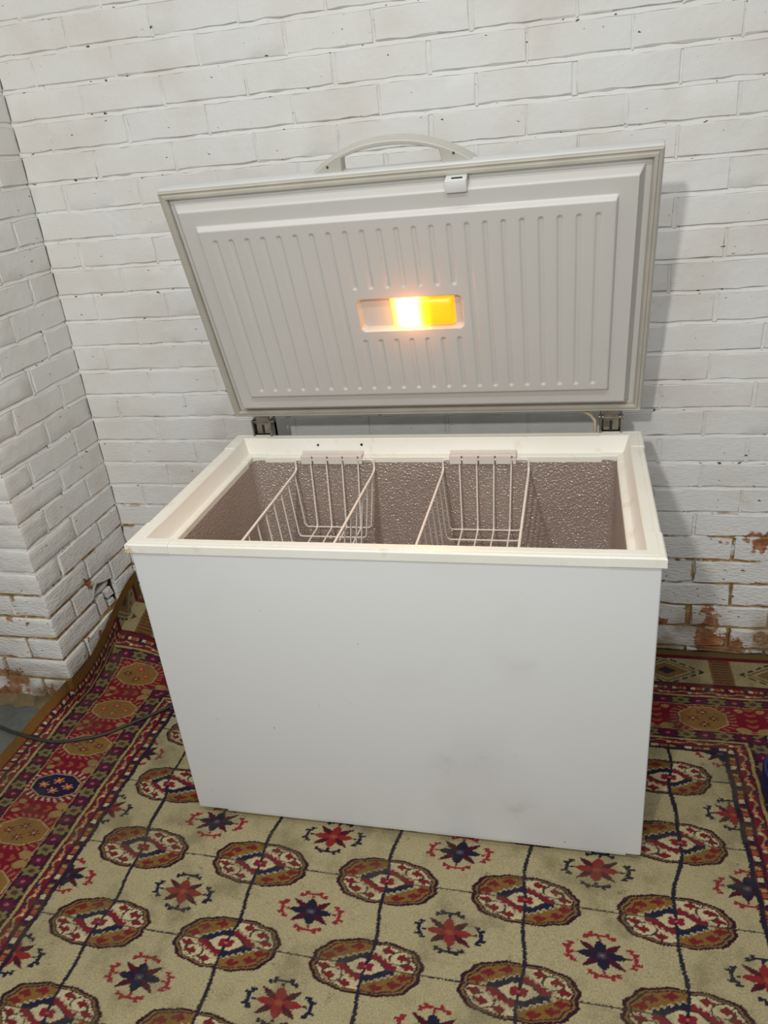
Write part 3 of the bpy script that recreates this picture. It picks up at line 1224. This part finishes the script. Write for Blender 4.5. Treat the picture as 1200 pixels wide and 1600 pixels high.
# gasket: a soft double-ridged frame
GP = [(0.0030, -0.001), (0.0030, 0.0085), (0.0055, 0.0105), (0.008, 0.0085), (0.0105, 0.0082), (0.0125, 0.012), (0.0175, 0.0125), (0.0205, 0.009), (0.0205, 0.0005)]


def frame(prof, x0, x1, y0, y1):
    vs, fs = [], []
    n = len(prof)
    for sx, sy in ((0, 0), (1, 0), (1, 1), (0, 1)):
        for d_, z_ in prof:
            vs.append((x0 + d_ if sx == 0 else x1 - d_, y0 + d_ if sy == 0 else y1 - d_, z_))
    for i in range(4):
        j = (i + 1) % 4
        for k in range(n - 1):
            fs.append((i * n + k, j * n + k, j * n + k + 1, i * n + k + 1))
    return MB().add(vs, fs)


frame(GP, 0, W, 0, LL).build('gasket', M_GASKET, lid, 30)

# moulded inner panel: two steps, fluting, and a lamp recess
ex_ = axis([(0.0215, 0.0875, 0.0022), (0.0875, W - 0.090, 0.0018), (W - 0.090, W - 0.0215, 0.0022)])
fy_ = axis([(0.0215, 0.135, 0.0022), (0.135, 0.232, 0.006), (0.232, 0.392, 0.0022), (0.392, 0.48, 0.006), (0.48, LL - 0.0215, 0.0020)])
E_, F_ = np.meshgrid(ex_, fy_)


def insets(x0, x1, y0, y1):
    return np.minimum(np.minimum(E_ - x0, x1 - E_), np.minimum(F_ - y0, y1 - F_))


def rrect(x0, x1, y0, y1, r):
    cx_, cy_ = (x0 + x1) / 2, (y0 + y1) / 2
    qx = np.abs(E_ - cx_) - (x1 - x0) / 2 + r
    qy = np.abs(F_ - cy_) - (y1 - y0) / 2 + r
    return -(np.hypot(np.maximum(qx, 0), np.maximum(qy, 0)) + np.minimum(np.maximum(qx, qy), 0) - r)


N = np.full_like(E_, 0.001)


def step(x0, x1, y0, y1, rl, rr_, rb, rt):
    q = np.minimum(np.minimum((E_ - x0) / rl, (x1 - E_) / rr_), np.minimum((F_ - y0) / rb, (y1 - F_) / rt))
    return np.clip(q, 0, 1)


N += 0.033 * step(0.029, 1.0215, 0.030, 0.5850, 0.0190, 0.0120, 0.020, 0.0095)
N += 0.012 * step(0.0810, 0.9735, 0.083, 0.5415, 0.0050, 0.0045, 0.011, 0.0070)
for i in range(23):
    e0 = 0.1210 + 0.03705 * i
    spans = [(0.110, 0.512)] if not 8 <= i <= 14 else [(0.110, 0.247), (0.377, 0.512)]
    for (f0, f1) in spans:
        df_ = np.clip(np.maximum(f0 + 0.0052 - F_, F_ - (f1 - 0.0052)), 0, None)
        dist = np.hypot(E_ - e0, df_)
        N -= 0.0040 * np.clip(1 - (dist / 0.0062) ** 2, 0, 1)
LR = (0.4135, 0.6535, 0.2700, 0.3515)
N -= 0.0150 * np.clip(rrect(*LR, 0.013) / 0.0055, 0, 1)
vs = np.stack([E_, F_, N], -1).reshape(-1, 3)
a_, b_ = len(ex_), len(fy_)
idx = np.arange(a_ * b_).reshape(b_, a_)
qd = np.stack([idx[:-1, :-1], idx[:-1, 1:], idx[1:, 1:], idx[1:, :-1]], -1).reshape(-1, 4)
obj('inner_panel', vs.tolist(), qd.tolist(), M_PANEL, lid, 60)

# lamp lens in its recess
l0, l1, q0, q1 = 0.4885, 0.6345, 0.2735, 0.3480
lens = MB()
nx_, ny_ = 24, 16
vs, fs = [], []
for j in range(ny_ + 1):
    for i in range(nx_ + 1):
        u_, v_ = i / nx_, j / ny_
        hh = min(1.0, (max(0.0, 1 - abs(2 * v_ - 1) ** 3.2)) ** 0.55, (max(0.0, 1 - abs(2 * u_ - 1) ** 9)) ** 0.5)
        vs.append(((l1 - l0) * u_, (q1 - q0) * v_, 0.0305 + 0.0185 * hh))
for j in range(ny_):
    for i in range(nx_):
        k = j * (nx_ + 1) + i
        fs.append((k, k + 1, k + nx_ + 2, k + nx_ + 1))
lens.add(vs, fs)
lo = lens.build('lamp_lens', M_LAMP, lid, 40, (l0, q0, 0))
lo['label'] = 'glowing amber lamp lens'
# the lamp's own light, thrown out of the lens
pl = bpy.data.lights.new('lid_bulb', 'AREA')
pl.shape = 'RECTANGLE'
pl.size, pl.size_y = 0.09, 0.05
pl.energy = 0.9
pl.color = (1.0, 0.50, 0.24)
po = bpy.data.objects.new('lid_bulb', pl)
C.objects.link(po)
po.parent = lid
po.location = (0.540, 0.3105, 0.0520)
po.rotation_euler = (math.pi, 0, 0)

pg = bpy.data.lights.new('lid_bulb_glow', 'POINT')
pg.energy = 0.24
pg.color = (1.0, 0.30, 0.07)
pg.shadow_soft_size = 0.02
pq = bpy.data.objects.new('lid_bulb_glow', pg)
C.objects.link(pq)
pq.parent = lid
pq.location = (0.535, 0.3105, 0.080)

# catch for the lock
ca_ = MB()
ca_.box(0.6390, 0.6820, 0.5725, 0.5975, 0.012, 0.0420, 0.002, 2)
co_ = ca_.build('lock_catch', M_WHITE, lid, 30)
MB().box(0.652, 0.674, 0.590, 0.5982, 0.028, 0.035).build('lock_slot', M_DARK, lid, 30)

# arched handle along the top edge of the lid
outer = []
for i in range(33):
    t = i / 32
    x = 0.352 + (0.697 - 0.352) * t
    outer.append((x, LL - 0.004 + 0.056 * (max(0.0, 1 - abs(2 * t - 1) ** 2.15))))
inner = []
for i in range(25):
    t = i / 24
    x = 0.626 + (0.424 - 0.626) * t
    inner.append((x, LL + 0.026 + 0.017 * (1 - abs(2 * t - 1) ** 2.2)))
hv, hf = [], []
half = [(0.352, LL - 0.012)] + outer + [(0.697, LL - 0.012), (0.630, LL - 0.012), (0.6285, LL + 0.012)] + inner + [(0.4215, LL + 0.012), (0.420, LL - 0.012)]
bm = bmesh.new()
fa = [bm.verts.new((x, y, -0.008)) for x, y in half]
face = bm.faces.new(fa)
ext = bmesh.ops.extrude_face_region(bm, geom=[face])
for v in [q for q in ext['geom'] if isinstance(q, bmesh.types.BMVert)]:
    v.co.z = -0.046
bmesh.ops.recalc_face_normals(bm, faces=bm.faces[:])
bmesh.ops.bevel(bm, geom=[e for e in bm.edges if abs(e.verts[0].co.z - e.verts[1].co.z) < 1e-6], offset=0.0016, segments=1, affect='EDGES')
bmesh.ops.triangulate(bm, faces=[f for f in bm.faces if len(f.verts) > 4])
bm.verts.index_update()
handle = obj('handle', [v.co[:] for v in bm.verts], [[v.index for v in f.verts] for f in bm.faces], M_HANDLE, lid, 35)
bm.free()
for x, y in ((0.392, LL + 0.012), (0.655, LL + 0.017)):
    MB().tube([(x, y, -0.010), (x, y, -0.0068)], 0.0026, 12).build('handle_screw', M_CHROME, lid, 40)

# ------------------------------------------------------------------ wire baskets
RT, RW = 0.0032, 0.0021


def basket(a0, a1, label):
    w = a1 - a0
    root = empty('wire_basket', (FX + a0, FY, 0))
    tag(root, label, 'basket', 'wire baskets hung inside the freezer')
    bb, bf = D - 0.0655, 0.0655           # back and front of the top frame
    zr_, zh, zb_ = 0.700, 0.7315, 0.545   # rail, hook and bottom heights
    ring = [(0.020, bb, zh), (0, bb, zh), (0, bb, zr_ + 0.004), (0, bb - 0.02, zr_), (0, bf + 0.02, zr_), (0, bf, zr_ + 0.004), (0, bf, zh), (0.020, bf, zh)]
    ring2 = [(w - x, y, z) for x, y, z in ring]
    f = MB()
    f.tube(rounded(ring, 0.010), RT, 8)
    f.tube(rounded(ring2, 0.010), RT, 8)
    f.tube([(0.018, bb, zh), (w - 0.018, bb, zh)], RT, 8)
    f.tube([(0.018, bf, zh), (w - 0.018, bf, zh)], RT, 8)
    f.build('top_frame', M_WIRE, root, 60)
    i0, i1 = 0.011, w - 0.019
    n = 9
    for k in range(n):
        b = bb - 0.020 - (bb - bf - 0.040) * k / (n - 1)
        bl = bb - 0.024 - (bb - bf - 0.048) * k / (n - 1)
        MB().tube(rounded([(0, b, zr_), (i0, bl, zb_), (i1, bl, zb_), (w, b, zr_)], 0.012), RW, 6).build('cross_wire', M_WIRE, root, 60)
    for k in range(4):
        a = 0.042 + (w - 0.084) * k / 3
        a_low = i0 + 0.032 + (i1 - i0 - 0.062) * k / 3
        MB().tube(rounded([(a, bb, zh), (a_low, bb - 0.020, zb_ - 0.003), (a_low, bf + 0.020, zb_ - 0.003), (a, bf, zh)], 0.012), RW, 6).build('long_wire', M_WIRE, root, 60)
    # plastic clips that carry the basket on the ledge of the rim, slotted for the wires
    for back in (True, False):
        c = MB()
        s = 1 if back else -1
        y = bb if back else bf
        ca, cb = 0.018, w - 0.030
        ya, yb = sorted((y - s * 0.006, y + s * 0.003))
        segs = 4
        for q in range(segs + 1):
            xa = ca + (cb - ca) * (q - 0.25) / segs + 0.002 if q else ca
            xb_ = ca + (cb - ca) * (q + 0.75) / segs - 0.002 if q < segs else cb
            if xb_ - xa > 0.004:
                c.box(xa, xb_, ya, yb, zh - 0.011, zh + 0.012, 0.001, 1)
        yc, yd = sorted((y - s * 0.002, y + s * 0.020))
        c.box(ca, cb, yc, yd, zh + 0.0085, zh + 0.0125, 0.001, 1)
        ye, yf = sorted((y + s * 0.016, y + s * 0.020))
        c.box(ca, cb, ye, yf, zh + 0.010, zh + 0.018, 0.001, 1)
        c.build('clip', M_CLIP, root, 30)
    return root


basket(0.180, 0.394, 'white wire basket hung in the left half of the freezer')
basket(0.575, 0.789, 'white wire basket hung in the right half of the freezer, below the lit lamp')

# ------------------------------------------------------------------ power cord
cz = 0.0135
pts = [(-2.3, -0.30, 0.006), (-1.9, -0.42, 0.006), (-1.52, -0.50, 0.006), (-1.275, -0.5705, 0.013), (-1.2022, -0.5947, 0.020), (-1.0816, -0.6095, cz), (-1.006, -0.5954, cz),
       (-0.9323, -0.5633, cz), (-0.8765, -0.5141, cz), (-0.7905, -0.4295, cz), (-0.70, -0.33, cz), (-0.58, -0.22, cz), (-0.44, -0.155, cz + 0.01), (-0.38, -0.150, 0.06), (-0.372, -0.163, 0.10)]
cord = MB().tube(smooth_curve(pts, 8), 0.0048, 8).build('power_cord', M_CORD, None, 60)
tag(cord, 'black power cord lying across the rug border to the freezer', 'cord')

# ------------------------------------------------------------------ blue tub at the right edge
tub = empty('plastic_tub', (0.897, -0.570, 0.009))
tag(tub, 'dark blue plastic tub at the right edge of the rug', 'tub')
MB().lathe([(0.0, 0.0), (0.070, 0.0), (0.084, 0.006), (0.092, 0.022), (0.094, 0.05), (0.090, 0.075), (0.086, 0.080), (0.083, 0.076), (0.086, 0.05), (0.082, 0.016), (0.0, 0.010)], (0, 0, 0), 40).build('bowl', M_BLUE, tub, 50)
MB().lathe([(0.085, 0.078), (0.092, 0.078), (0.0945, 0.082), (0.092, 0.086), (0.085, 0.086), (0.083, 0.082), (0.085, 0.078)], (0, 0, 0), 40).build('rim', M_BLUE, tub, 50)
